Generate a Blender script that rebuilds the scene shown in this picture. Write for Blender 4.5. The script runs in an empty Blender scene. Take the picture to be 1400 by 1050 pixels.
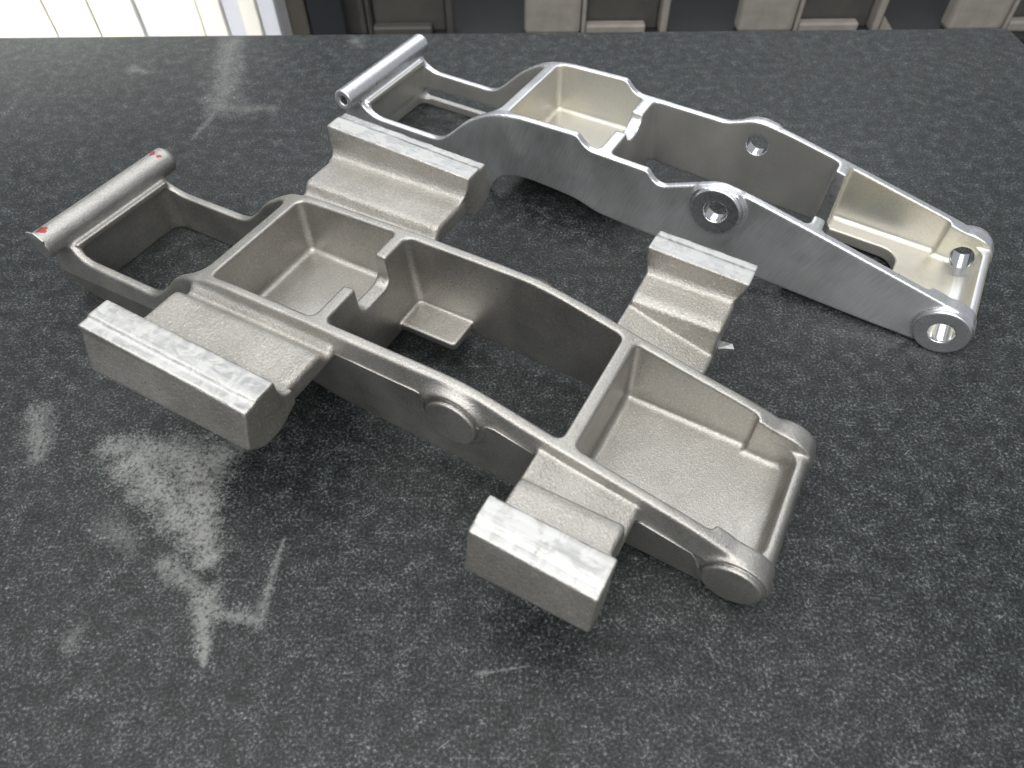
import bpy, math, random
import numpy as np
from mathutils import Matrix, Vector

# ------------------------------------------------------------------ camera, world, lamps
S = 0.4                      # metres per modelling unit
scene = bpy.context.scene
COL = scene.collection
PITCH, ROLL, FPX = 0.8944, -0.0091, 977.5
cam_d = bpy.data.cameras.new("camera")
cam = bpy.data.objects.new("camera", cam_d)
COL.objects.link(cam)
cam_d.sensor_fit = 'HORIZONTAL'
cam_d.sensor_width = 36.0
cam_d.lens = FPX / 1400 * 36
cam_d.clip_start = 0.02
cam_d.clip_end = 60
cam_d.dof.use_dof = True
cam_d.dof.focus_distance = 1.25 * S
cam_d.dof.aperture_fstop = 8.5
fw = Vector((0, math.cos(PITCH), -math.sin(PITCH)))
rt = Vector((1, 0, 0))
up = Vector((0, math.sin(PITCH), math.cos(PITCH)))
c_, s_ = math.cos(ROLL), math.sin(ROLL)
rt2 = rt * c_ + up * s_
up2 = up * c_ - rt * s_
cam.matrix_world = Matrix(((rt2.x, up2.x, -fw.x, 0), (rt2.y, up2.y, -fw.y, 0), (rt2.z, up2.z, -fw.z, 1.0 * S), (0, 0, 0, 1)))
scene.camera = cam

world = bpy.data.worlds.new("World")
scene.world = world
world.use_nodes = True
wb = world.node_tree.nodes["Background"]
wb.inputs[0].default_value = (0.92, 0.96, 1.0, 1)
wb.inputs[1].default_value = 0.46


def area(name, loc, size, power, color=(1, 1, 1), target=None):
    d = bpy.data.lights.new(name, 'AREA')
    d.shape = 'RECTANGLE'
    d.size, d.size_y = size
    d.energy = power
    d.color = color
    o = bpy.data.objects.new(name, d)
    COL.objects.link(o)
    o.location = loc
    if target is not None:
        o.rotation_euler = (Vector(target) - Vector(loc)).to_track_quat('-Z', 'Y').to_euler()
    return o


# workshop ceiling fittings above the bench, plus lamps added for fill and glints
area("ceiling_or_fill_lamp", (-0.35, 0.95, 2.2), (3.4, 2.2), 21, (1.0, 0.99, 0.965))
area("ceiling_or_fill_lamp", (0.5, 3.4, 2.4), (3.8, 1.8), 50, (0.95, 0.975, 1.0))
area("ceiling_or_fill_lamp", (-0.3, -1.3, 1.8), (3.0, 1.4), 52, (1.0, 0.985, 0.96), target=(0, 0.5, 0.2))  # fill lamp added behind the camera to light near-facing faces
spot = area("ceiling_or_fill_lamp", (-0.75, -0.3, 2.0), (0.5, 0.25), 2.3, (1.0, 0.985, 0.95), target=(-0.68, 1.1, -0.25))  # narrow fill beam added to brighten the white boards
spot.data.spread = math.radians(18)
area("glint_strip_lamp", (0.0, 0.32, 1.9), (2.4, 0.14), 12, (1.0, 0.99, 0.97))  # strip added for glint lines along the fillets
area("glint_strip_lamp", (-1.35, 0.6, 1.8), (0.14, 2.2), 8, (1.0, 0.985, 0.96))  # second added strip, for glints and sheen from the left

scene.view_settings.view_transform = 'Standard'
scene.view_settings.look = 'None'
scene.view_settings.exposure = -0.12
scene.view_settings.gamma = 1.0
scene.render.engine = 'CYCLES'
scene.render.resolution_x = 1024
scene.render.resolution_y = 768


# ------------------------------------------------------------------ material helpers
class NT:
    def __init__(self, name):
        self.m = bpy.data.materials.new(name)
        self.m.use_nodes = True
        self.t = self.m.node_tree
        self.b = self.t.nodes["Principled BSDF"]
        self.tc = self.t.nodes.new("ShaderNodeTexCoord")

    def n(self, typ, **kw):
        nd = self.t.nodes.new("ShaderNode" + typ)
        for k, v in kw.items():
            if k.startswith("i_"):
                k = k[2:]
                key = int(k) if k.isdigit() else k.replace("_", " ")
                self.put(nd.inputs[key], v)
            else:
                setattr(nd, k, v)
        return nd

    def put(self, sock, v):
        if hasattr(v, "is_output") or isinstance(v, bpy.types.NodeSocket):
            self.t.links.new(v, sock)
        else:
            sock.default_value = v

    def noise(self, scale, detail=3, rough=.55, vec=None, dist=0.0):
        nd = self.n("TexNoise", i_Scale=scale, i_Detail=detail, i_Roughness=rough, i_Distortion=dist)
        self.t.links.new(vec if vec is not None else self.tc.outputs["Object"], nd.inputs["Vector"])
        return nd.outputs["Fac"]

    def ramp(self, fac, stops, interp='LINEAR'):
        nd = self.n("ValToRGB")
        cr = nd.color_ramp
        cr.interpolation = interp
        while len(cr.elements) < len(stops):
            cr.elements.new(0.5)
        for e, (p, c) in zip(cr.elements, stops):
            e.position = p
            e.color = (c, c, c, 1) if not isinstance(c, tuple) else (c + (1,) if len(c) == 3 else c)
        self.t.links.new(fac, nd.inputs[0])
        return nd.outputs["Color"]

    def math(self, op, a, b=0.0, c=None, clamp=False):
        nd = self.n("Math", operation=op, use_clamp=clamp)
        self.put(nd.inputs[0], a)
        self.put(nd.inputs[1], b)
        if c is not None:
            self.put(nd.inputs[2], c)
        return nd.outputs[0]

    def mix(self, fac, a, b, blend='MIX'):
        nd = self.n("Mix", data_type='RGBA', blend_type=blend)
        self.put(nd.inputs[0], fac)
        for s, v in ((nd.inputs[6], a), (nd.inputs[7], b)):
            if isinstance(v, tuple) and len(v) == 3:
                v = v + (1,)
            self.put(s, v)
        return nd.outputs[2]

    def maprange(self, v, a, b, c=0.0, d=1.0):
        nd = self.n("MapRange", clamp=True)
        self.put(nd.inputs[0], v)
        for i, x in enumerate((a, b, c, d)):
            nd.inputs[i + 1].default_value = x
        return nd.outputs[0]

    def mapping(self, scale=(1, 1, 1), rot=(0, 0, 0), loc=(0, 0, 0), src="Object", tex=False):
        nd = self.n("Mapping", vector_type='TEXTURE' if tex else 'POINT')
        nd.inputs["Location"].default_value = loc
        nd.inputs["Rotation"].default_value = rot
        nd.inputs["Scale"].default_value = scale
        self.t.links.new(self.tc.outputs[src], nd.inputs[0])
        return nd.outputs[0]

    def bump(self, h, strength, dist, normal=None):
        nd = self.n("Bump")
        nd.inputs["Strength"].default_value = strength
        nd.inputs["Distance"].default_value = dist
        self.t.links.new(h, nd.inputs["Height"])
        if normal is not None:
            self.t.links.new(normal, nd.inputs["Normal"])
        return nd.outputs[0]

    def set(self, **kw):
        for k, v in kw.items():
            self.put(self.b.inputs[k.replace("_", " ")], v if not (isinstance(v, tuple) and len(v) == 3) else v + (1,))
        return self.m


def simple(name, col, rough=.6, metal=0.0, nscale=20, var=.25):
    t = NT(name)
    f = t.noise(nscale, 4)
    dark = tuple(c * (1 - var) for c in col)
    t.set(Base_Color=t.mix(f, dark, col), Roughness=rough, Metallic=metal)
    return t.m


# ---- cast aluminium
def cast_mat(name, lo, hi, rough, grain, grain_s, metal, red=False):
    t = NT(name)
    big = t.noise(26, 3, .6)
    fine = t.noise(grain, 3, .72)
    col = t.mix(t.maprange(big, .3, .7), lo, hi)
    col = t.mix(t.maprange(fine, .30, .48, .4, 0), col, tuple(c * .5 for c in lo))
    col = t.mix(t.maprange(fine, .56, .70, 0, .7), col, (0.72, 0.705, 0.67))  # pale specks put sparkle glints into the grain colour
    pits = t.n("TexVoronoi", i_Scale=150.0)
    t.t.links.new(t.tc.outputs["Object"], pits.inputs["Vector"])
    pitm = t.maprange(pits.outputs["Distance"], .05, .11, 1, 0)
    col = t.mix(t.math('MULTIPLY', t.math('MULTIPLY', pitm, t.maprange(big, .60, .64)), .8), col, (0.07, 0.065, 0.06))
    if red:
        xyz = t.n("SeparateXYZ")
        t.t.links.new(t.tc.outputs["Object"], xyz.inputs[0])
        nz = t.noise(200, 2, .6)
        for yy in (-0.136, 0.139):
            dy = t.math('ABSOLUTE', t.math('SUBTRACT', xyz.outputs[1], yy * S))
            dx = t.math('ABSOLUTE', t.math('SUBTRACT', xyz.outputs[0], -0.728 * S))
            dd = t.math('ADD', t.math('MULTIPLY', dy, 130.0), t.math('MULTIPLY', dx, 85.0))
            mk = t.maprange(t.math('ADD', dd, t.math('MULTIPLY', nz, 2.2)), 1.45, 1.6, .85, 0)
            col = t.mix(mk, col, (0.42, 0.035, 0.03))
    rr = t.maprange(big, .3, .7, rough - .05, rough + .07)
    t.set(Base_Color=col, Metallic=metal, Roughness=rr, Normal=t.bump(fine, .5, .0005 * grain_s))
    return t.m


M_CAST = cast_mat("cast_aluminium", (0.385, 0.371, 0.345), (0.51, 0.495, 0.465), .35, 820, 1.4, .92)
M_TUBE = cast_mat("cast_aluminium_tube", (0.42, 0.408, 0.39), (0.53, 0.518, 0.50), .40, 700, 1.6, .93, red=True)
M_LUG = cast_mat("sand_cast_aluminium", (0.395, 0.376, 0.343), (0.51, 0.491, 0.455), .37, 620, 2.4, .84)


def milled_mat():
    t = NT("milled_aluminium")
    sm = t.mapping((14, 330, 14))
    lines = t.noise(1.0, 2, .5, vec=sm)
    blot = t.noise(85, 4, .68, dist=.8)
    band = t.maprange(lines, .38, .62)
    col = t.mix(t.maprange(blot, .44, .56), (0.40, 0.403, 0.40), (0.60, 0.603, 0.59))
    col = t.mix(t.math('MULTIPLY', band, .45), col, (0.68, 0.68, 0.665))
    spots = t.maprange(blot, .28, .36, .6, 0)
    col = t.mix(spots, col, (0.22, 0.21, 0.18))
    rough = t.math('ADD', t.maprange(blot, .42, .58, .34, .52), t.math('MULTIPLY', lines, .08))
    h = t.math('ADD', lines, t.math('MULTIPLY', blot, .5))
    t.set(Base_Color=col, Metallic=.85, Roughness=rough, Normal=t.bump(h, .35, .0006))
    return t.m


M_MILL = milled_mat()


def pocket_mat(name, lo, hi):
    t = NT(name)
    big = t.noise(13, 3, .6)
    col = t.mix(t.maprange(big, .44, .66), lo, hi)
    fine = t.noise(1300, 2, .7)
    col = t.mix(t.maprange(fine, .34, .5, .3, 0), col, (0.25, 0.24, 0.21))
    t.set(Base_Color=col, Metallic=.8, Roughness=t.maprange(big, .3, .7, .34, .44), Normal=t.bump(fine, .25, .0006))
    return t.m


def brushed_mat():
    t = NT("hand_finished_aluminium")
    sm = t.mapping((1 / 800, 1 / 40, 1 / 45), rot=(0, 0.35, 0), tex=True)
    st = t.noise(1.0, 3, .6, vec=sm)
    sw = t.noise(14, 3, .6)
    col = t.mix(t.maprange(t.math('MULTIPLY_ADD', st, .45, t.math('MULTIPLY', sw, .55)), .40, .60), (0.62, 0.622, 0.63), (0.79, 0.795, 0.81))
    rough = t.math('ADD', t.maprange(sw, .38, .62, .22, .40), t.math('MULTIPLY', st, .1))
    t.set(Base_Color=col, Metallic=.86, Roughness=rough, Normal=t.bump(st, .30, .0006))
    return t.m


def bright_mat(name, rough, col=(0.80, 0.81, 0.83)):
    t = NT(name)
    n = t.noise(300, 3)
    t.set(Base_Color=t.mix(n, tuple(c * .85 for c in col), col), Metallic=.95, Roughness=t.maprange(n, .3, .7, rough - .05, rough + .06),
          Normal=t.bump(n, .08, .0004))
    return t.m


M_POCK = pocket_mat("cleaned_cast_wall", (0.52, 0.512, 0.495), (0.64, 0.625, 0.595))
M_YELLOWISH = pocket_mat("yellowish_cast_pocket", (0.62, 0.606, 0.565), (0.74, 0.705, 0.58))  # yellowish tint for the first and last pockets
M_BRUSH = brushed_mat()
M_EDGE = bright_mat("machined_edge", .30)
M_TURN = bright_mat("turned_face", .26, (0.74, 0.75, 0.77))


# ------------------------------------------------------------------ signed-distance modelling
H = 0.003


class Field:
    def __init__(self, x0, x1, y0, y1, z0, z1):
        self.xs = np.arange(x0, x1, H, dtype=np.float32)
        self.ys = np.arange(y0, y1, H, dtype=np.float32)
        self.zs = np.arange(z0, z1, H, dtype=np.float32)
        self.F = np.full((len(self.xs), len(self.ys), len(self.zs)), 1.0, np.float32)

    def sub(self, bb):
        sl = []
        for a, i in ((self.xs, 0), (self.ys, 2), (self.zs, 4)):
            lo = np.searchsorted(a, bb[i] - .03)
            hi = np.searchsorted(a, bb[i + 1] + .03)
            sl.append(slice(lo, hi))
        X = self.xs[sl[0]][:, None, None]
        Y = self.ys[sl[1]][None, :, None]
        Z = self.zs[sl[2]][None, None, :]
        return tuple(sl), X, Y, Z

    def union(self, bb, fn, k=.0):
        sl, X, Y, Z = self.sub(bb)
        d = fn(X, Y, Z)
        a = self.F[sl]
        self.F[sl] = smin(a, d, k)

    def cut(self, bb, fn, k=.004):
        sl, X, Y, Z = self.sub(bb)
        d = fn(X, Y, Z)
        self.F[sl] = -smin(-self.F[sl], d, k)


def smin(a, b, k):
    if k <= 0:
        return np.minimum(a, b)
    h = np.clip(.5 + .5 * (b - a) / k, 0, 1)
    return b + (a - b) * h - k * h * (1 - h)


def rint(a, b, r):
    """rounded intersection of two distances"""
    a = a + r
    b = b + r
    return np.minimum(np.maximum(a, b), 0) + np.sqrt(np.maximum(a, 0) ** 2 + np.maximum(b, 0) ** 2) - r


def round_poly(pts, rad, seg=5):
    """pts with optional per-point radius -> dense polygon with softened corners"""
    out = []
    n = len(pts)
    for i in range(n):
        p = np.array(pts[i][:2], float)
        r = pts[i][2] if len(pts[i]) > 2 else rad
        a = np.array(pts[i - 1][:2], float)
        b = np.array(pts[(i + 1) % n][:2], float)
        la, lb = np.linalg.norm(a - p), np.linalg.norm(b - p)
        t = min(r, la * .48, lb * .48)
        if t < 1e-5:
            out.append(p)
            continue
        pa = p + (a - p) / la * t
        pb = p + (b - p) / lb * t
        for s in range(seg + 1):
            u = s / seg
            out.append((1 - u) ** 2 * pa + 2 * u * (1 - u) * p + u * u * pb)
    return np.array(out, np.float32)


def poly_sd(P, U, V):
    """signed distance to polygon on the grid U x V (1-D arrays) -> [nu, nv]"""
    u = U.reshape(-1, 1)
    v = V.reshape(1, -1)
    d = np.full((u.shape[0], v.shape[1]), 1e9, np.float32)
    ins = np.zeros(d.shape, bool)
    n = len(P)
    for i in range(n):
        ax, ay = P[i]
        bx, by = P[(i + 1) % n]
        ex, ey = bx - ax, by - ay
        L = ex * ex + ey * ey
        if L < 1e-14:
            continue
        t = np.clip(((u - ax) * ex + (v - ay) * ey) / L, 0, 1)
        d = np.minimum(d, (u - ax - t * ex) ** 2 + (v - ay - t * ey) ** 2)
        c = (ay > v) != (by > v)
        if ey != 0:
            ins ^= c & (u < ex * (v - ay) / ey + ax)
    d = np.sqrt(d)
    return np.where(ins, -d, d).astype(np.float32)


def rect(A, B, ca, ha, cb, hb, rc):
    qa = np.abs(A - ca) - ha + rc
    qb = np.abs(B - cb) - hb + rc
    return np.sqrt(np.maximum(qa, 0) ** 2 + np.maximum(qb, 0) ** 2) + np.minimum(np.maximum(qa, qb), 0) - rc


def cyl_y(X, Y, Z, cx, cz, r, y0, y1, rd=.002):
    a = np.sqrt((X - cx) ** 2 + (Z - cz) ** 2) - r
    b = np.abs(Y - (y0 + y1) / 2) - (y1 - y0) / 2
    return rint(a, b, rd)


def surface_nets(fd):
    F = fd.F
    s = F < 0
    nx, ny, nz = F.shape
    cnt = np.zeros((nx - 1, ny - 1, nz - 1), np.int8)
    for dx in (0, 1):
        for dy in (0, 1):
            for dz in (0, 1):
                cnt += s[dx:nx - 1 + dx, dy:ny - 1 + dy, dz:nz - 1 + dz]
    act = (cnt > 0) & (cnt < 8)
    I, J, K = np.nonzero(act)
    idx = np.full(act.shape, -1, np.int32)
    idx[I, J, K] = np.arange(len(I))
    corners = [(dx, dy, dz) for dx in (0, 1) for dy in (0, 1) for dz in (0, 1)]
    val = {c: F[I + c[0], J + c[1], K + c[2]] for c in corners}
    acc = np.zeros((len(I), 3), np.float64)
    num = np.zeros(len(I))
    for c in corners:
        for ax in range(3):
            if c[ax] == 0:
                e = list(c)
                e[ax] = 1
                e = tuple(e)
                a, b = val[c], val[e]
                m = (a < 0) != (b < 0)
                t = np.where(m, a / np.where(m, a - b, 1), 0)
                p = np.array(c, float)[None, :].repeat(len(I), 0)
                p[:, ax] += t
                acc += p * m[:, None]
                num += m
    loc = acc / num[:, None]
    P = loc + np.stack([I, J, K], 1)

    def sample(P):
        i = np.clip(np.floor(P).astype(np.int32), 0, np.array([nx - 2, ny - 2, nz - 2]))
        f = P - i
        out = 0
        for c in corners:
            w = 1
            for ax in range(3):
                w = w * (f[:, ax] if c[ax] else 1 - f[:, ax])
            out = out + w * F[i[:, 0] + c[0], i[:, 1] + c[1], i[:, 2] + c[2]]
        return out

    def grad(P, e=.6):
        g = np.zeros_like(P)
        for ax in range(3):
            o = np.zeros(3)
            o[ax] = e
            g[:, ax] = (sample(P + o) - sample(P - o)) / (2 * e)
        return g
    for _ in range(2):
        g = grad(P)
        d = sample(P)
        st = -g * (d / np.maximum((g * g).sum(1), 1e-9))[:, None]
        ln = np.linalg.norm(st, axis=1, keepdims=True)
        st *= np.minimum(1, .4 / np.maximum(ln, 1e-9))
        P = P + st
    N = grad(P, .8)
    N /= np.maximum(np.linalg.norm(N, axis=1, keepdims=True), 1e-9)
    V = np.stack([fd.xs[0] + P[:, 0] * H, fd.ys[0] + P[:, 1] * H, fd.zs[0] + P[:, 2] * H], 1)
    quads = []
    for ax in range(3):
        a = [slice(None)] * 3
        b = [slice(None)] * 3
        a[ax] = slice(0, -1)
        b[ax] = slice(1, None)
        sa, sb = s[tuple(a)], s[tuple(b)]
        ch = sa != sb
        i, j, k = np.nonzero(ch)
        p = [i, j, k]
        o1, o2 = (ax + 1) % 3, (ax + 2) % 3
        ok = (p[o1] > 0) & (p[o2] > 0) & (p[o1] < F.shape[o1] - 1) & (p[o2] < F.shape[o2] - 1)
        p = [q[ok] for q in p]
        flip = ~s[tuple(p)]

        def cell(d1, d2):
            q = [None] * 3
            q[ax] = p[ax]
            q[o1] = p[o1] - d1
            q[o2] = p[o2] - d2
            return idx[tuple(q)]
        Q = np.stack([cell(1, 1), cell(0, 1), cell(0, 0), cell(1, 0)], 1)
        Q[flip] = Q[flip][:, ::-1]
        quads.append(Q)
    return V, N, np.concatenate(quads)


def build_parts(root, V, N, Q, part_id, part_names, mat_id, mats, labels=None):
    for pid, nm in enumerate(part_names):
        f = np.nonzero(part_id == pid)[0]
        if len(f) < 6:
            continue
        q = Q[f]
        used, inv = np.unique(q, return_inverse=True)
        q = inv.reshape(-1, 4).astype(np.int32)
        me = bpy.data.meshes.new(nm)
        me.vertices.add(len(used))
        me.vertices.foreach_set("co", (V[used] * S).astype(np.float32).ravel())
        me.loops.add(q.size)
        me.loops.foreach_set("vertex_index", q.ravel())
        me.polygons.add(len(q))
        me.polygons.foreach_set("loop_start", np.arange(0, q.size, 4, dtype=np.int32))
        mi = mat_id[f]
        um = np.unique(mi)
        remap = {m: i for i, m in enumerate(um)}
        for m in um:
            me.materials.append(mats[m])
        me.polygons.foreach_set("material_index", np.array([remap[m] for m in um], np.int32)[np.searchsorted(um, mi)])
        me.update(calc_edges=True)
        me.polygons.foreach_set("use_smooth", np.ones(len(q), bool))
        me.normals_split_custom_set_from_vertices(N[used].astype(np.float32))
        o = bpy.data.objects.new(nm, me)
        COL.objects.link(o)
        o.parent = root
        if labels and nm in labels:
            o["label"] = labels[nm]


def empty(name, loc, rz, label, cat, group=None):
    o = bpy.data.objects.new(name, None)
    COL.objects.link(o)
    o.location = loc
    o.rotation_euler = (0, 0, rz)
    o.empty_display_size = .05
    o["label"] = label
    o["category"] = cat
    if group:
        o["group"] = group
    return o


def mesh_obj(name, verts, faces, mat, parent=None, smooth=False):
    me = bpy.data.meshes.new(name)
    me.from_pydata([tuple(v) for v in verts], [], faces)
    me.materials.append(mat)
    me.validate()
    if smooth:
        me.polygons.foreach_set("use_smooth", [True] * len(me.polygons))
    o = bpy.data.objects.new(name, me)
    COL.objects.link(o)
    o.parent = parent
    return o


def box_geo(x0, x1, y0, y1, z0, z1, b=0.0):
    """box with chamfered edges when b > 0"""
    import bmesh
    bm = bmesh.new()
    bmesh.ops.create_cube(bm, size=1)
    for v in bm.verts:
        v.co = Vector((x0 + (v.co.x + .5) * (x1 - x0), y0 + (v.co.y + .5) * (y1 - y0), z0 + (v.co.z + .5) * (z1 - z0)))
    if b > 0:
        bmesh.ops.bevel(bm, geom=bm.edges[:], offset=b, segments=2, affect='EDGES', profile=.5)
    vs = [v.co.copy() for v in bm.verts]
    bm.verts.index_update()
    fs = [[v.index for v in f.verts] for f in bm.faces]
    bm.free()
    return vs, fs


# ------------------------------------------------------------------ the bench
TX0, TX1, TY0, TY1, TH = -2.4, 1.49, -1.3, 2.148, .32


STAINS = [(-.675, .672, -.49, .650, .030, .045, .8), (-.625, .650, -.455, .475, .048, .026, .95), (-.53, .645, -.462, .47, .052, .022, .95), (-.52, .465, -.43, .395, .020, .016, .7),
          (-.448, .405, -.425, .318, .027, .006, .85), (-.43, .388, -.362, .376, .012, .013, .65), (-.362, .376, -.352, .50, .013, .003, .5),
          (-.825, .740, -.790, .655, .030, .018, .55), (-.63, .53, -.58, .49, .03, .02, .28), (-.62, .35, -.61, .37, .02, .012, .3), (-.81, 2.09, -.755, 1.74, .045, .055, .42),
          (-.755, 1.74, -.62, 1.73, .040, .022, .32), (-.757, 1.73, -.79, 1.59, .016, .005, .4), (-1.05, 1.945, -1.01, 1.925, .026, .016, .4), (-.45, 2.10, -.43, 2.06, .022, .012, .45),
          (-.93, 1.20, -.83, 1.16, .03, .012, .16), (.60, .93, .82, .85, .035, .02, .13), (.02, 1.02, .20, .93, .05, .02, .12), (-.05, .30, .02, .31, .004, .002, .5)]


def granite():
    t = NT("black_granite")
    obj = t.tc.outputs["Object"]
    clus = t.noise(85, 4, .68)
    g = t.noise(540, 4, .78)
    g = t.math('ADD', g, t.math('MULTIPLY', t.math('SUBTRACT', clus, .5), .34))
    base = t.ramp(g, [(.36, (.006, .007, .008)), (.48, (.018, .0208, .0212)), (.56, (.042, .047, .0485)), (.64, (.115, .125, .128)), (.76, (.34, .35, .35))])
    big = t.noise(6, 4, .62, dist=.5)
    xyz = t.n("SeparateXYZ")
    t.t.links.new(obj, xyz.inputs[0])
    wob = t.noise(60, 5, .75)
    wv = t.math('MULTIPLY', t.math('SUBTRACT', wob, .5), 2.6)
    wv2 = t.math('MULTIPLY_ADD', t.math('SUBTRACT', .5, g), 2.4, wv)
    total = None
    px, py = xyz.outputs[0], xyz.outputs[1]
    for ax, ay, bx, by, r, r2, st in STAINS:
        ax, ay, bx, by, r, r2 = ax * S, ay * S, bx * S, by * S, r * S, r2 * S
        ex, ey = bx - ax, by - ay
        L = ex * ex + ey * ey
        dx = t.math('SUBTRACT', px, ax)
        dy = t.math('SUBTRACT', py, ay)
        tt = t.math('ADD', t.math('MULTIPLY', dx, ex / L), t.math('MULTIPLY', dy, ey / L), clamp=True)
        qx = t.math('MULTIPLY_ADD', tt, -ex, dx)
        qy = t.math('MULTIPLY_ADD', tt, -ey, dy)
        rr = t.math('SQRT', t.math('ADD', t.math('MULTIPLY', qx, qx), t.math('MULTIPLY', qy, qy)))
        rr = t.math('ADD', t.math('DIVIDE', rr, t.math('MULTIPLY_ADD', tt, r2 - r, r)), wv2)
        m = t.maprange(rr, .05, 1.25, st, 0)
        total = m if total is None else t.math('MAXIMUM', total, m)
    spots = t.maprange(t.noise(330, 3, .65), .36, .50, .14, .74)
    stain = t.math('MULTIPLY', total, spots)
    film = t.maprange(big, .45, .72, 0.0, .025)
    stain = t.math('MAXIMUM', stain, film)
    base = t.mix(stain, base, (0.33, 0.335, 0.325))
    scr = None
    for k, (ang, sc) in enumerate(((.62, 24), (2.25, 19))):
        mp = t.mapping((1 / sc, 1 / (sc * 60), 1), rot=(0, 0, ang), loc=(k * .31, k * .17, 0), tex=True)
        m = t.maprange(t.noise(1.0, 1, .4, vec=mp), .735, .75, 0, 1)
        scr = m if scr is None else t.math('MAXIMUM', scr, m)
    scr = t.math('MULTIPLY', scr, t.maprange(clus, .50, .60, 0, .4))
    base = t.mix(scr, base, (0.40, 0.41, 0.41))
    rough = t.math('ADD', t.maprange(big, .3, .7, .32, .42), t.math('MULTIPLY', stain, .4))
    t.set(Base_Color=base, Roughness=rough)
    t.b.inputs["IOR"].default_value = 1.5
    t.b.inputs["Specular IOR Level"].default_value = .24
    return t.m


M_GRAN = granite()
v, f = box_geo(TX0 * S, TX1 * S, TY0 * S, TY1 * S, -TH * S, 0, .006)
bench = mesh_obj("granite_table_top", v, f, M_GRAN)
bench["kind"] = "structure"

# ------------------------------------------------------------------ castings
XT, ZT = -.7283, .1335          # cross tube axis
XM, ZM = .1515, .1470             # middle boss axis
XH, ZH = .600, .0475            # end boss axis


def end_arc(top, rr=.0475, n=9):
    return [(XH + rr * math.cos(a), ZH + rr * math.sin(a), 0) for a in np.linspace(math.radians(62), -math.radians(90), n)]


BOTTOM = [(.45, .006, .02), (.24, .019, .02), (0, .034, .02), (-.095, .041, .03), (-.14, .058, .03), (-.20, .064, .03), (-.275, .068, .04), (-.335, .050, .03),
          (-.362, .0, .02), (-.70, .0, .05), (-.757, .040, .03), (-.757, ZT, .01), (-.715, ZT, .01)]
TOP_A = [(-.695, .108, .02), (-.665, .0935, .03), (-.488, .0935, .022), (-.452, .122, .03), (-.415, .162, .03), (-.36, .196, .04), (-.30, .2095, .04), (-.08, .2135, .05),
         (.150, .2125, .05), (.20, .204, .05), (.34, .167, .05), (.55, .1165, .04)]
TOP_B0 = [(-.695, .108, .02), (-.665, .0925, .03), (-.490, .0905, .022), (-.454, .120, .03), (-.415, .159, .03), (-.36, .193, .04), (-.30, .2055, .05), (-.153, .2075, .008),
          (-.136, .190, .01), (-.120, .182, .008)]
TOP_BN = TOP_B0 + [(.003, .1775, .008), (.016, .160, .012), (.036, .1535, .016), (.143, .1965, .02), (.20, .1885, .05), (.34, .1575, .05), (.55, .1075, .04)]
TOP_BF = TOP_B0 + [(.078, .1765, .012), (.140, .1985, .02), (.20, .1895, .05), (.34, .1585, .05), (.55, .1085, .04)]


def body_poly(top):
    return round_poly(top + end_arc(top) + BOTTOM, .01)


def lug_plane(X):
    return .2465 - .0533 * (X + .0475)


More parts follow.
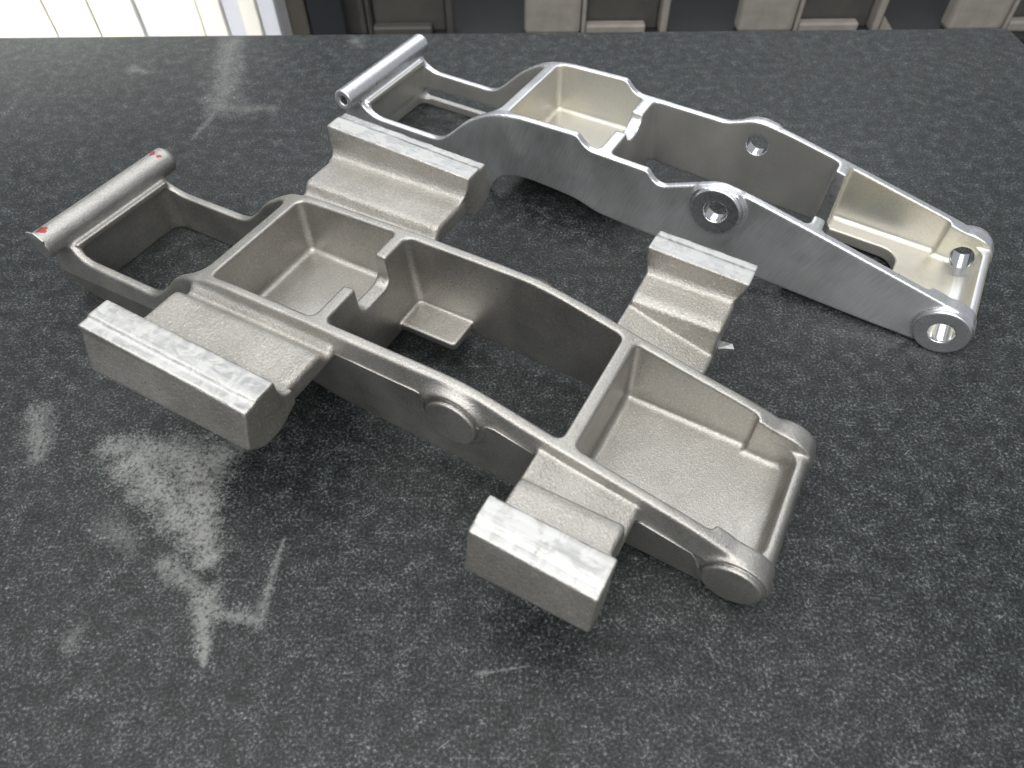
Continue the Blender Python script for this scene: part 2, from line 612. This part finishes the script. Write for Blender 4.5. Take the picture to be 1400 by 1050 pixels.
def make_field(raw):
    fd = Field(-.79, .675, *((-.350, .350) if raw else (-.170, .170)), -.012, .283 if raw else .225)
    full = (-.8, .7, -.16, .16, -.02, .23)
    PN = body_poly(TOP_A if raw else TOP_BN)
    PF = body_poly(TOP_A if raw else TOP_BF)
    zp = lambda x: np.interp(x, [-.8, -.45, -.35, -.06, .09, .25, .45, .54, .66], [.05, .06, .17, .180, .177, .157, .097, .079, .05]).astype(np.float32)

    def body(X, Y, Z):
        dn = poly_sd(PN, X.ravel(), Z.ravel())[:, None, :]
        df = dn if raw else poly_sd(PF, X.ravel(), Z.ravel())[:, None, :]
        a = np.where(Y > 0, df, dn)
        if raw:
            zz = zp(X.ravel())[:, None, None]
            w = .1380 - .27 * np.maximum(Z - zz, 0) - .05 * np.maximum(zz - Z, 0) - .0022 * np.clip((zz - Z) / .003, 0, 1)
            return rint(a, np.abs(Y) - w, .0045)
        return rint(a, np.abs(Y) - .1275, .003)
    fd.union(full, body)

    rim = .0055 if raw else .0035
    # --- pads and bosses on both rails
    for sg in (-1, 1):
        def span(a, b):
            return (a, b) if sg > 0 else (-b, -a)
        if raw:
            fd.union((.08, .23, *span(.10, .16), .07, .23), lambda X, Y, Z: cyl_y(X, Y, Z, XM, ZM, .0560 - .35 * np.maximum(np.abs(Y) - .130, 0), *span(.115, .1425), .003), .012)
            fd.cut((.08, .23, *span(.10, .16), .07, .23), lambda X, Y, Z: np.maximum(np.abs(np.sqrt((X - XM - .003) ** 2 + (Z - ZM + .004) ** 2) - .0462) - .0026, .1365 - np.abs(Y)), .002)
            fd.union((.08, .23, *span(.10, .16), .07, .23), lambda X, Y, Z: cyl_y(X, Y, Z, XM + .003, ZM - .004, .0440, *span(.115, .1475), .0022), .001)
            fd.union((.53, .67, *span(.08, .16), -.01, .12), lambda X, Y, Z: cyl_y(X, Y, Z, XH, ZH + .001, .0500, *span(.098, .1370), .003), .008)
            fd.cut((.53, .67, *span(.10, .16), -.01, .12), lambda X, Y, Z: np.maximum(np.abs(np.sqrt((X - XH - .001) ** 2 + (Z - ZH + .002) ** 2) - .0452) - .0024, .1330 - np.abs(Y)), .002)
            fd.union((.53, .67, *span(.08, .16), -.01, .12), lambda X, Y, Z: cyl_y(X, Y, Z, XH + .001, ZH - .002, .0432, *span(.115, .1425), .0022), .001)
        else:
            PP = PF if sg > 0 else PN
            def clip(d, X, Z):
                return rint(d, poly_sd(PP, X.ravel(), Z.ravel())[:, None, :], .002)
            fd.union((.08, .23, *span(.10, .16), .07, .23), lambda X, Y, Z: clip(cyl_y(X, Y, Z, XM - .001, ZM + .002, .0560 - .4 * np.maximum(np.abs(Y) - .1275, 0), *span(.115, .1375), .003), X, Z), .004)
            fd.union((.08, .23, *span(.10, .16), .07, .23), lambda X, Y, Z: clip(cyl_y(X, Y, Z, XM, ZM, .0475, *span(.115, .1430), .002), X, Z))
            fd.union((.53, .67, *span(.08, .16), -.01, .12), lambda X, Y, Z: cyl_y(X, Y, Z, XH, ZH, .049, *span(.098, .133), .004), .006)
            fd.union((.53, .67, *span(.08, .16), -.01, .12), lambda X, Y, Z: cyl_y(X, Y, Z, XH, ZH, .0472, *span(.115, .1405), .0025))

    # --- opening between the arms
    fd.cut((-.72, -.34, -.12, .12, -.05, .30), lambda X, Y, Z: rect(X, Y, (-.703 - .345) / 2, (.703 - .345) / 2, 0, .1115, .026) + 0 * Z, rim)
    # --- first pocket
    def pocket(x0, x1, w0, w1, z0, z1, fl, rc, rf, y0=0.0):
        def fn(X, Y, Z):
            w = w0 + (w1 - w0) * np.clip((Z - z0) / (z1 - z0), 0, 1)
            sx = .05 * (Z - z1)
            qa = np.abs(X - (x0 + x1) / 2) - (x1 - x0) / 2 - sx + rc
            qb = np.abs(Y - y0) - w + rc
            d2 = np.sqrt(np.maximum(qa, 0) ** 2 + np.maximum(qb, 0) ** 2) + np.minimum(np.maximum(qa, qb), 0) - rc
            return rint(d2, fl - Z, rf)
        return fn
    fd.cut((-.33, -.09, -.12, .12, .08, .30), pocket(-.318, -.107, .1045, .1125, .10, .21, .100, .013, .011), rim)
    # --- second pocket, open below
    fd.cut((-.10, .33, -.13, .13, -.05, .30), pocket(-.0845, .3205, .1125, .1115, .03, .21, -.2, .013, .0), rim)
    # --- last pocket
    def p3(X, Y, Z):
        a = rect(X, Y, (.3405 + .552) / 2, (.552 - .3405) / 2, 0, .1105, .010)
        b = rect(X, Y, (.50 + .626) / 2, (.626 - .50) / 2, 0, .0985, .024)
        d2 = smin(a + 0 * Z, b + 0 * Z, .004)
        fl = .037 - .035 * (X - .34)
        fil = np.maximum(X - .585, 0)
        fl = fl + fil * fil * 9.0
        return rint(d2, fl - Z, .012)
    fd.cut((.33, .64, -.12, .12, .01, .30), p3, rim)
    # open end between the rails
    fd.cut((.59, .70, -.10, .10, .06, .2), lambda X, Y, Z: rint(rect(X, Y, .68, .10, 0, .0985, .004) + 0 * Z, .0765 - Z, .004), .006 if raw else .003)
    # --- saddle notch in the second cross wall
    fd.cut((-.13, -.06, -.05, .07, .14, .26), lambda X, Y, Z: rint(rect(Y, Z, .008, .041, .24, .083 if raw else .088, .020 if raw else .034) + 0 * X, np.abs(X + .095) - .024, .002), .005 if raw else .003)

    # --- cross tube
    tr, tl = (.0262, .158) if raw else (.0243, .1568)
    fd.union((-.77, -.69, -.17, .17, .09, .18), lambda X, Y, Z: cyl_y(X, Y, Z, XT, ZT, tr, -tl, tl, .002), .010)
    fd.union((-.73, -.68, -.12, .12, .09, .14), lambda X, Y, Z: rint(np.maximum(np.abs(X + .710) - .020, np.abs(Z - .1125) - .0065), np.abs(Y) - .113, .003), .005)
    if raw:
        # far end cap left by the runner
        fd.union((-.77, -.69, .14, .18, .09, .18), lambda X, Y, Z: cyl_y(X, Y, Z, XT, ZT, .0225, .14, .1635, .002))
    else:
        fd.cut((-.77, -.69, -.17, .17, .09, .18), lambda X, Y, Z: cyl_y(X, Y, Z, XT, ZT, .0105, -.2, .2, .0), .003)

    if raw:
        # --- tab left in the second pocket
        fd.union((-.10, .06, .03, .13, .03, .09), lambda X, Y, Z: rint(rect(X, Y, -.032, .0715, .09, .044, .010) + 0 * Z, np.abs(Z - .057) - .0085, .004), .007)
        # --- clamping lugs
        plate1 = round_poly([(.115, .168), (.115, .200), (.139, .192), (.146, .184), (.154, .186), (.163, .202), (.172, .2045), (.262, .2045), (.262, .166), (.24, .168)], .006)
        block1 = round_poly([(.236, .2035, 0), (.250, .207), (.2575, .220), (.2635, .30, 0), (.3165, .30, 0), (.3175, .246, 0), (.337, .180, .003), (.312, .157, .012), (.276, .155, .014), (.250, .170, .01), (.236, .176, 0)], .008)
        plate3 = round_poly([(.176, .105), (.186, .150, .004), (.191, .172, .006), (.205, .1765), (.265, .178), (.265, .128), (.20, .112)], .005)
        block3 = round_poly([(.240, .1765, 0), (.253, .178), (.2605, .190), (.263, .30, 0), (.3155, .30, 0), (.3165, .222, 0), (.333, .150, .003), (.300, .130, .01), (.262, .132, .014), (.240, .138, 0)], .006)
        def ex(P, x0, x1, r, tap=0.0, zin=-1.0):
            def fn(X, Y, Z):
                d = poly_sd(P, np.abs(Y).ravel(), Z.ravel())[None, :, :]
                return rint(d, np.abs(X - (x0 + x1) / 2) - (x1 - x0) / 2 + (X > .38) * tap * np.maximum(.222 - Z, 0) + .28 * np.maximum(zin - Z, 0) * np.clip((.276 - np.abs(Y)) / .02, 0, 1), r)
            return fn
        for sg in (-1, 1):
            yb = (.10, .345) if sg > 0 else (-.345, -.10)
            fd.union((-.37, -.03, *yb, .13, .30), ex(plate1, -.347, -.0545, .009), .006)
            fd.union((-.37, -.03, *yb, .13, .30), ex(block1, -.356, -.0475, .002, 0, .232 if sg > 0 else -1), .003)
            fd.union((.28, .47, *yb, .09, .30), ex(plate3, .2965, .4505, .006), .004)
            fd.union((.28, .47, *yb, .09, .30), ex(block3, .2905, .4637, .002, .19 if sg > 0 else 0, .205), .003)
            def ledge(X, Y, Z):
                zt = np.interp(X, [.2, .34, .55], [.188, .149, .100])
                a = np.maximum(Z - zt, .098 + .2 * (.45 - X) * 0 - Z)
                b = rect(X, np.abs(Y), .3725, .0785, .16, .046, .006)
                return rint(a, b, .005)
            fd.union((.28, .47, *yb, .08, .20), ledge, .005)
            yb2 = (.25, .345) if sg > 0 else (-.345, -.25)
            fd.cut((-.40, .50, *yb2, .20, .30), lambda X, Y, Z: lug_plane(X) - .0034 * np.clip((np.abs(Y) - .2965) / .003, 0, 1) - Z, .0012)
    else:
        # --- holes bored through the bosses
        for sg in (-1, 1):
            yr = (.09, .16) if sg > 0 else (-.16, -.09)
            fd.cut((.10, .21, *yr, .10, .21), lambda X, Y, Z: np.minimum(cyl_y(X, Y, Z, XM, ZM, .0225, -.2, .2, 0), np.sqrt((X - XM) ** 2 + (Z - ZM) ** 2) - .0225 - np.maximum(np.abs(Y) - .1445, 0)), .0015)
            fd.cut((.56, .64, *yr, .0, .10), lambda X, Y, Z: cyl_y(X, Y, Z, XH, ZH, .0212, -.2, .2, 0), .002)
        # --- slots milled through the arms
        fd.cut((-.71, -.44, -.15, .15, .01, .07), lambda X, Y, Z: rect(X, Z, -.585, .118, .034, .0135, .012) + 0 * Y, .002)
        # --- third cross wall cut away between two stubs
        fd.cut((.30, .36, -.09, .09, -.02, .25), lambda X, Y, Z: np.maximum(np.abs(X - .3305) - .0165, np.abs(Y) - .078) + 0 * Z, .003)
        # --- window in the last floor
        fd.cut((.31, .50, -.07, .08, -.05, .08), lambda X, Y, Z: rint(rect(X, Y, .405, .085, -.008, .080, .035) + 0 * Z, Z - .10, 0), .004)
        # drilled hole in the first floor
        fd.cut((-.20, -.10, -.08, .08, .0, .14), lambda X, Y, Z: np.sqrt((X + .165) ** 2 + (Y + .01) ** 2) - .0075 + 0 * Z, .002)
    return fd


def classify(V, N, Q, raw):
    C = V[Q].mean(1)
    Nn = N[Q].mean(1)
    x, y, z = C.T
    ay = np.abs(y)
    near = y < 0
    names = ["side_rail", "side_rail", "cross_tube", "cross_wall", "bulkhead", "bulkhead", "bulkhead", "pocket_floor", "pocket_floor", "end_wall",
             "pivot_boss", "pivot_boss", "pivot_boss", "pivot_boss", "clamping_lug", "clamping_lug", "clamping_lug", "clamping_lug", "tab"]
    p = np.where(near, 0, 1)
    inner = ay < .1085
    p[inner & (x < -.60)] = 3
    p[inner & (x > -.36) & (x < -.30)] = 4
    p[inner & (x > -.121) & (x < -.077)] = 5
    p[inner & (x > .310) & (x < .35)] = 6
    p[inner & (x > -.316) & (x < -.118) & (z < .125)] = 7
    p[inner & (x >= .345) & (x < .60) & (z < .06)] = 8
    p[(ay < .099) & (x >= .60)] = 9
    p[((x - XT) ** 2 + (z - ZT) ** 2 < .033 ** 2)] = 2
    w0 = .1295 if not raw else .1380
    rm, rh = (.058, .053)
    b1 = (ay > w0) & ((x - XM) ** 2 + (z - ZM) ** 2 < rm ** 2)
    b2 = (ay > (w0 if not raw else .132)) & ((x - XH) ** 2 + (z - ZH) ** 2 < rh ** 2)
    if not raw:
        b1 |= ((x - XM) ** 2 + (z - ZM) ** 2 < .0235 ** 2)
        b2 |= ((x - XH) ** 2 + (z - ZH) ** 2 < .0222 ** 2) & (ay > .09)
    p[b1] = np.where(near[b1], 10, 11)
    p[b2] = np.where(near[b2], 12, 13)
    m = np.zeros(len(C), int)
    if raw:
        lg = (ay > .1400) & (x < .0) & (x > -.37) & (z > .14)
        p[lg] = np.where(near[lg], 14, 15)
        lg2 = (ay > .1395) & (x > .27) & (x < .475)
        p[lg2] = np.where(near[lg2], 16, 17)
        tb = (y > .03) & (ay < .110) & (x > -.09) & (x < .05) & (z < .075) & (z > .04)
        p[tb] = 18
        m[(p >= 14) & (p <= 17)] = 1
        top = (ay > .255) & (p >= 14) & (Nn[:, 2] > .85) & (np.abs(z - lug_plane(x)) < .006)
        m[top] = 2
        m[p == 2] = 3
    else:
        m[:] = 0
        m[(ay < .116) & (((x > -.318) & (x < -.105) & (z > .08)) | (x > .338))] = 5
        m[(p == 2)] = 2
        out = (ay > .1245) & (np.abs(Nn[:, 1]) > .5)
        m[out] = 1
        tz = ((p == 0) | (p == 1) | (p == 5)) & (Nn[:, 2] > .5) & (z > .14)
        m[tz] = 2
        m[((p == 0) | (p == 1)) & (Nn[:, 2] > .5) & (ay > .108) & (x > -.37)] = 2
        m[(p >= 10) & (p <= 13) & (ay > .128)] = 3
        hole = ((x - XM) ** 2 + (z - ZM) ** 2 < .0235 ** 2) | (((x - XH) ** 2 + (z - ZH) ** 2 < .0222 ** 2) & (ay > .09))
        m[hole] = 4
        m[(p == 6) & ((np.abs(Nn[:, 1]) > .6) | (Nn[:, 2] > .7))] = 2
        m[((p == 0) | (p == 1)) & (Nn[:, 2] > .5) & (z > .06)] = 2
        m[(p == 4) & (Nn[:, 2] > .7)] = 1
        m[(p == 9) & (Nn[:, 2] > .7)] = 1
    return names, p, m


A_POS, A_YAW = (-.1568, .8158), -.5048
B_POS, B_YAW = (.3276, 1.2967), -.5301

rootA = empty("raw_casting", (A_POS[0] * S, A_POS[1] * S, 0), A_YAW, "matt grey raw aluminium casting with four blocky clamping lugs and red marks on its tube", "casting")
fd = make_field(True)
V, N, Q = surface_nets(fd)
del fd
names, p, m = classify(V, N, Q, True)
build_parts(rootA, V, N, Q, p, names, m, [M_CAST, M_LUG, M_MILL, M_TUBE])

def tube_path(name, pts, r, mat, parent, n=6):
    vs, fs = [], []
    for i, q in enumerate(pts):
        a = Vector(pts[max(i - 1, 0)])
        b = Vector(pts[min(i + 1, len(pts) - 1)])
        d = (b - a).normalized()
        u = Vector((0, 1, 0))
        w = d.cross(u).normalized()
        for k in range(n):
            an = 2 * math.pi * k / n
            vs.append((Vector(q) + (u * math.cos(an) * r * 1.6 + w * math.sin(an) * r)) * S)
    for i in range(len(pts) - 1):
        for k in range(n):
            fs.append((i * n + k, i * n + (k + 1) % n, (i + 1) * n + (k + 1) % n, (i + 1) * n + k))
    fs.append(tuple(range(n))[::-1])
    fs.append(tuple((len(pts) - 1) * n + k for k in range(n)))
    return mesh_obj(name, vs, fs, mat, parent, True)


for sd in (-1, 1):
    for pts in ([(-.052, .1805), (-.009, .1795), (.051, .1775), (.092, .1768), (.1045, .1725), (.1085, .160), (.113, .1515)],
                [(.186, .143), (.1965, .1455), (.205, .157), (.2145, .1655), (.226, .1675), (.289, .1500)],
                [(.452, .0955), (.460, .0985), (.502, .0885), (.536, .0785), (.5445, .068), (.5515, .050), (.5600, .042)]):
        tube_path("parting_seam", [(a, sd * (.1383 - (.0015 if a > .53 or .1 < a < .2 else 0)), b_) for a, b_ in pts], .0011, M_TUBE, rootA)
# torn flash left at the sawn tube end
fl_v = [(-.752, -.1595, .148), (-.738, -.1605, .166), (-.716, -.1600, .171), (-.700, -.1590, .158), (-.706, -.1590, .146), (-.720, -.1585, .156), (-.738, -.1588, .150)]
mesh_obj("flash", [(a * S, b_ * S, c * S) for a, b_, c in fl_v] + [(a * S, (b_ + .003) * S, c * S) for a, b_, c in fl_v],
         [(0, 1, 2, 5, 6)[::-1], (2, 3, 4, 5)[::-1], (7, 8, 9, 12, 13), (9, 10, 11, 12)] + [(i, (i + 1) % 7, (i + 1) % 7 + 7, i + 7) for i in range(7)], M_MILL, rootA)

ft = [(.452, .205, .118), (.476, .214, .120), (.470, .222, .122), (.450, .222, .119)]
mesh_obj("flash", [(a * S, b_ * S, c * S) for a, b_, c in ft] + [(a * S, b_ * S, (c + .003) * S) for a, b_, c in ft],
         [(3, 2, 1, 0), (4, 5, 6, 7), (0, 1, 5, 4), (1, 2, 6, 5), (2, 3, 7, 6), (3, 0, 4, 7)], M_MILL, rootA)

rootB = empty("machined_casting", (B_POS[0] * S, B_POS[1] * S, 0), B_YAW, "shiny machined aluminium bracket with bored round bosses, lying behind the raw casting", "casting")
fd = make_field(False)
V, N, Q = surface_nets(fd)
del fd
names, p, m = classify(V, N, Q, False)
build_parts(rootB, V, N, Q, p, names, m, [M_POCK, M_BRUSH, M_EDGE, M_TURN, bright_mat("bored_hole", .12, (0.82, 0.83, 0.84)), M_YELLOWISH])


# ------------------------------------------------------------------ behind the bench
Y1 = 3.0
M_BEIGE = simple("pale_raw_casting", (0.44, 0.405, 0.36), .6, .2, 45, .5)
M_GREYC = simple("dim_grey_casting", (0.13, 0.125, 0.115), .55, .5, 30, .35)  # weak light on the leftmost stored casting is put into this darker grey
M_DARK = simple("dark_recess", (0.022, 0.024, 0.026), .7, 0, 12, .4)
M_NAVY = simple("dark_blue_steel", (0.017, 0.020, 0.024), .5, 0, 12, .3)
M_WHITE = simple("white_painted_board", (0.84, 0.82, 0.76), .5, 0, 14, .08)
M_COOL = simple("pale_grey_board", (0.62, 0.64, 0.70), .5, 0, 14, .06)
M_BROWN = simple("dark_brown_board", (0.07, 0.062, 0.05), .6, 0, 14, .3)


def bx(name, x0, x1, y0, y1, z0, z1, mat, parent, b=.008):
    v, f = box_geo(x0 * S, x1 * S, y0 * S, y1 * S, z0 * S, z1 * S, b * S)
    return mesh_obj(name, v, f, mat, parent)


def stored(name, x, mat, label, sliver=False):
    r = empty(name, (x * S, Y1 * S, -.42 * S), 0, label, "casting", "castings stored behind the table")
    bx("face_block", 0, .232, 0, .08, 0, .36, mat, r, .02)
    bx("upright", .234, .252, .0, .09, 0, .36, mat, r)
    bx("ledge", .254, .50, .0, .05, 0, .042, mat, r)
    bx("back_plate", .254, .556, .055, .09, .0, .36, M_GREYC, r)
    bx("upright", .560, .590, .0, .09, 0, .36, mat, r)
    if sliver:
        v = [(.592, 0, .0), (.66, 0, .0), (.592, 0, .07), (.592, .06, .0), (.66, .06, .0), (.592, .06, .07)]
        mesh_obj("rib", [(a * S, b_ * S, c * S) for a, b_, c in v], [(0, 1, 2), (5, 4, 3), (0, 3, 4, 1), (1, 4, 5, 2), (2, 5, 3, 0)], mat, r)
    return r


stored("stored_casting", -.817, M_GREYC, "casting in weak light, dimmed by dark grey colour, stored behind the table, nearest the white boards")
stored("stored_casting", .066, M_BEIGE, "pale beige casting stored behind the middle of the table")
stored("stored_casting", .949, M_BEIGE, "pale beige casting with a small triangular rib, stored behind the table's right half", True)
stored("stored_casting", 1.82, M_BEIGE, "pale beige casting stored behind the table's far right corner")
rk = empty("storage_rack", (.6 * S, (Y1 + .3) * S, -2.2 * S), 0, "dark storage rack behind the table carrying a row of castings", "rack")
bx("shelf", -1.5, 2.2, -.35, .5, 1.70, 1.78, M_DARK, rk)
bx("back_panel", -1.5, 2.2, .42, .46, 1.782, 2.5, M_NAVY, rk)
for xx in (-1.5, 2.12):
    bx("post", xx, xx + .08, -.35, -.27, 0, 1.698, M_DARK, rk)
    bx("post", xx, xx + .08, .40, .48, 0, 1.698, M_DARK, rk)

wp = empty("white_board_panel", (-1.3 * S, 2.75 * S, -2.2 * S), 0, "bright white panel of upright boards behind the table's left corner", "panel")
edges = [-2.9, -2.35, -1.93, -1.70, -1.532, -1.372, -1.316, -1.141, -1.055, -.990, -.926, -.862]
cool = {6: 1, 9: 1, 10: 0, 11: 1}
for i in range(len(edges) - 1):
    x0, x1 = edges[i] + 1.3, edges[i + 1] + 1.3
    g = .006 if i == 3 else .0015
    c = i in (5, 8, 10)
    bx("board", x0 + g, x1 - g, -.03 + (.02 if c else 0), .03, 0, 2.6, M_COOL if c else M_WHITE, wp, .004)
bx("rail", -1.6, .44, .032, .08, 1.2, 1.32, M_WHITE, wp)
cab = empty("steel_cabinet", (-.80 * S, 2.9 * S, -2.2 * S), 0, "narrow dark blue steel cabinet with a brown edge beside the white boards", "cabinet")
bx("side_panel", -.052, .02, -.06, .02, 0, 2.6, M_BROWN, cab)
bx("door_panel", .023, .16, -.05, .02, 0, 2.6, M_NAVY, cab)
fl_m = simple("workshop_floor", (0.16, 0.155, 0.15), .6, 0, 8, .3)
fl = mesh_obj("floor", [(-4, -3, -2.2 * S), (4, -3, -2.2 * S), (4, 5, -2.2 * S), (-4, 5, -2.2 * S)], [(0, 1, 2, 3)], fl_m)
fl["kind"] = "structure"
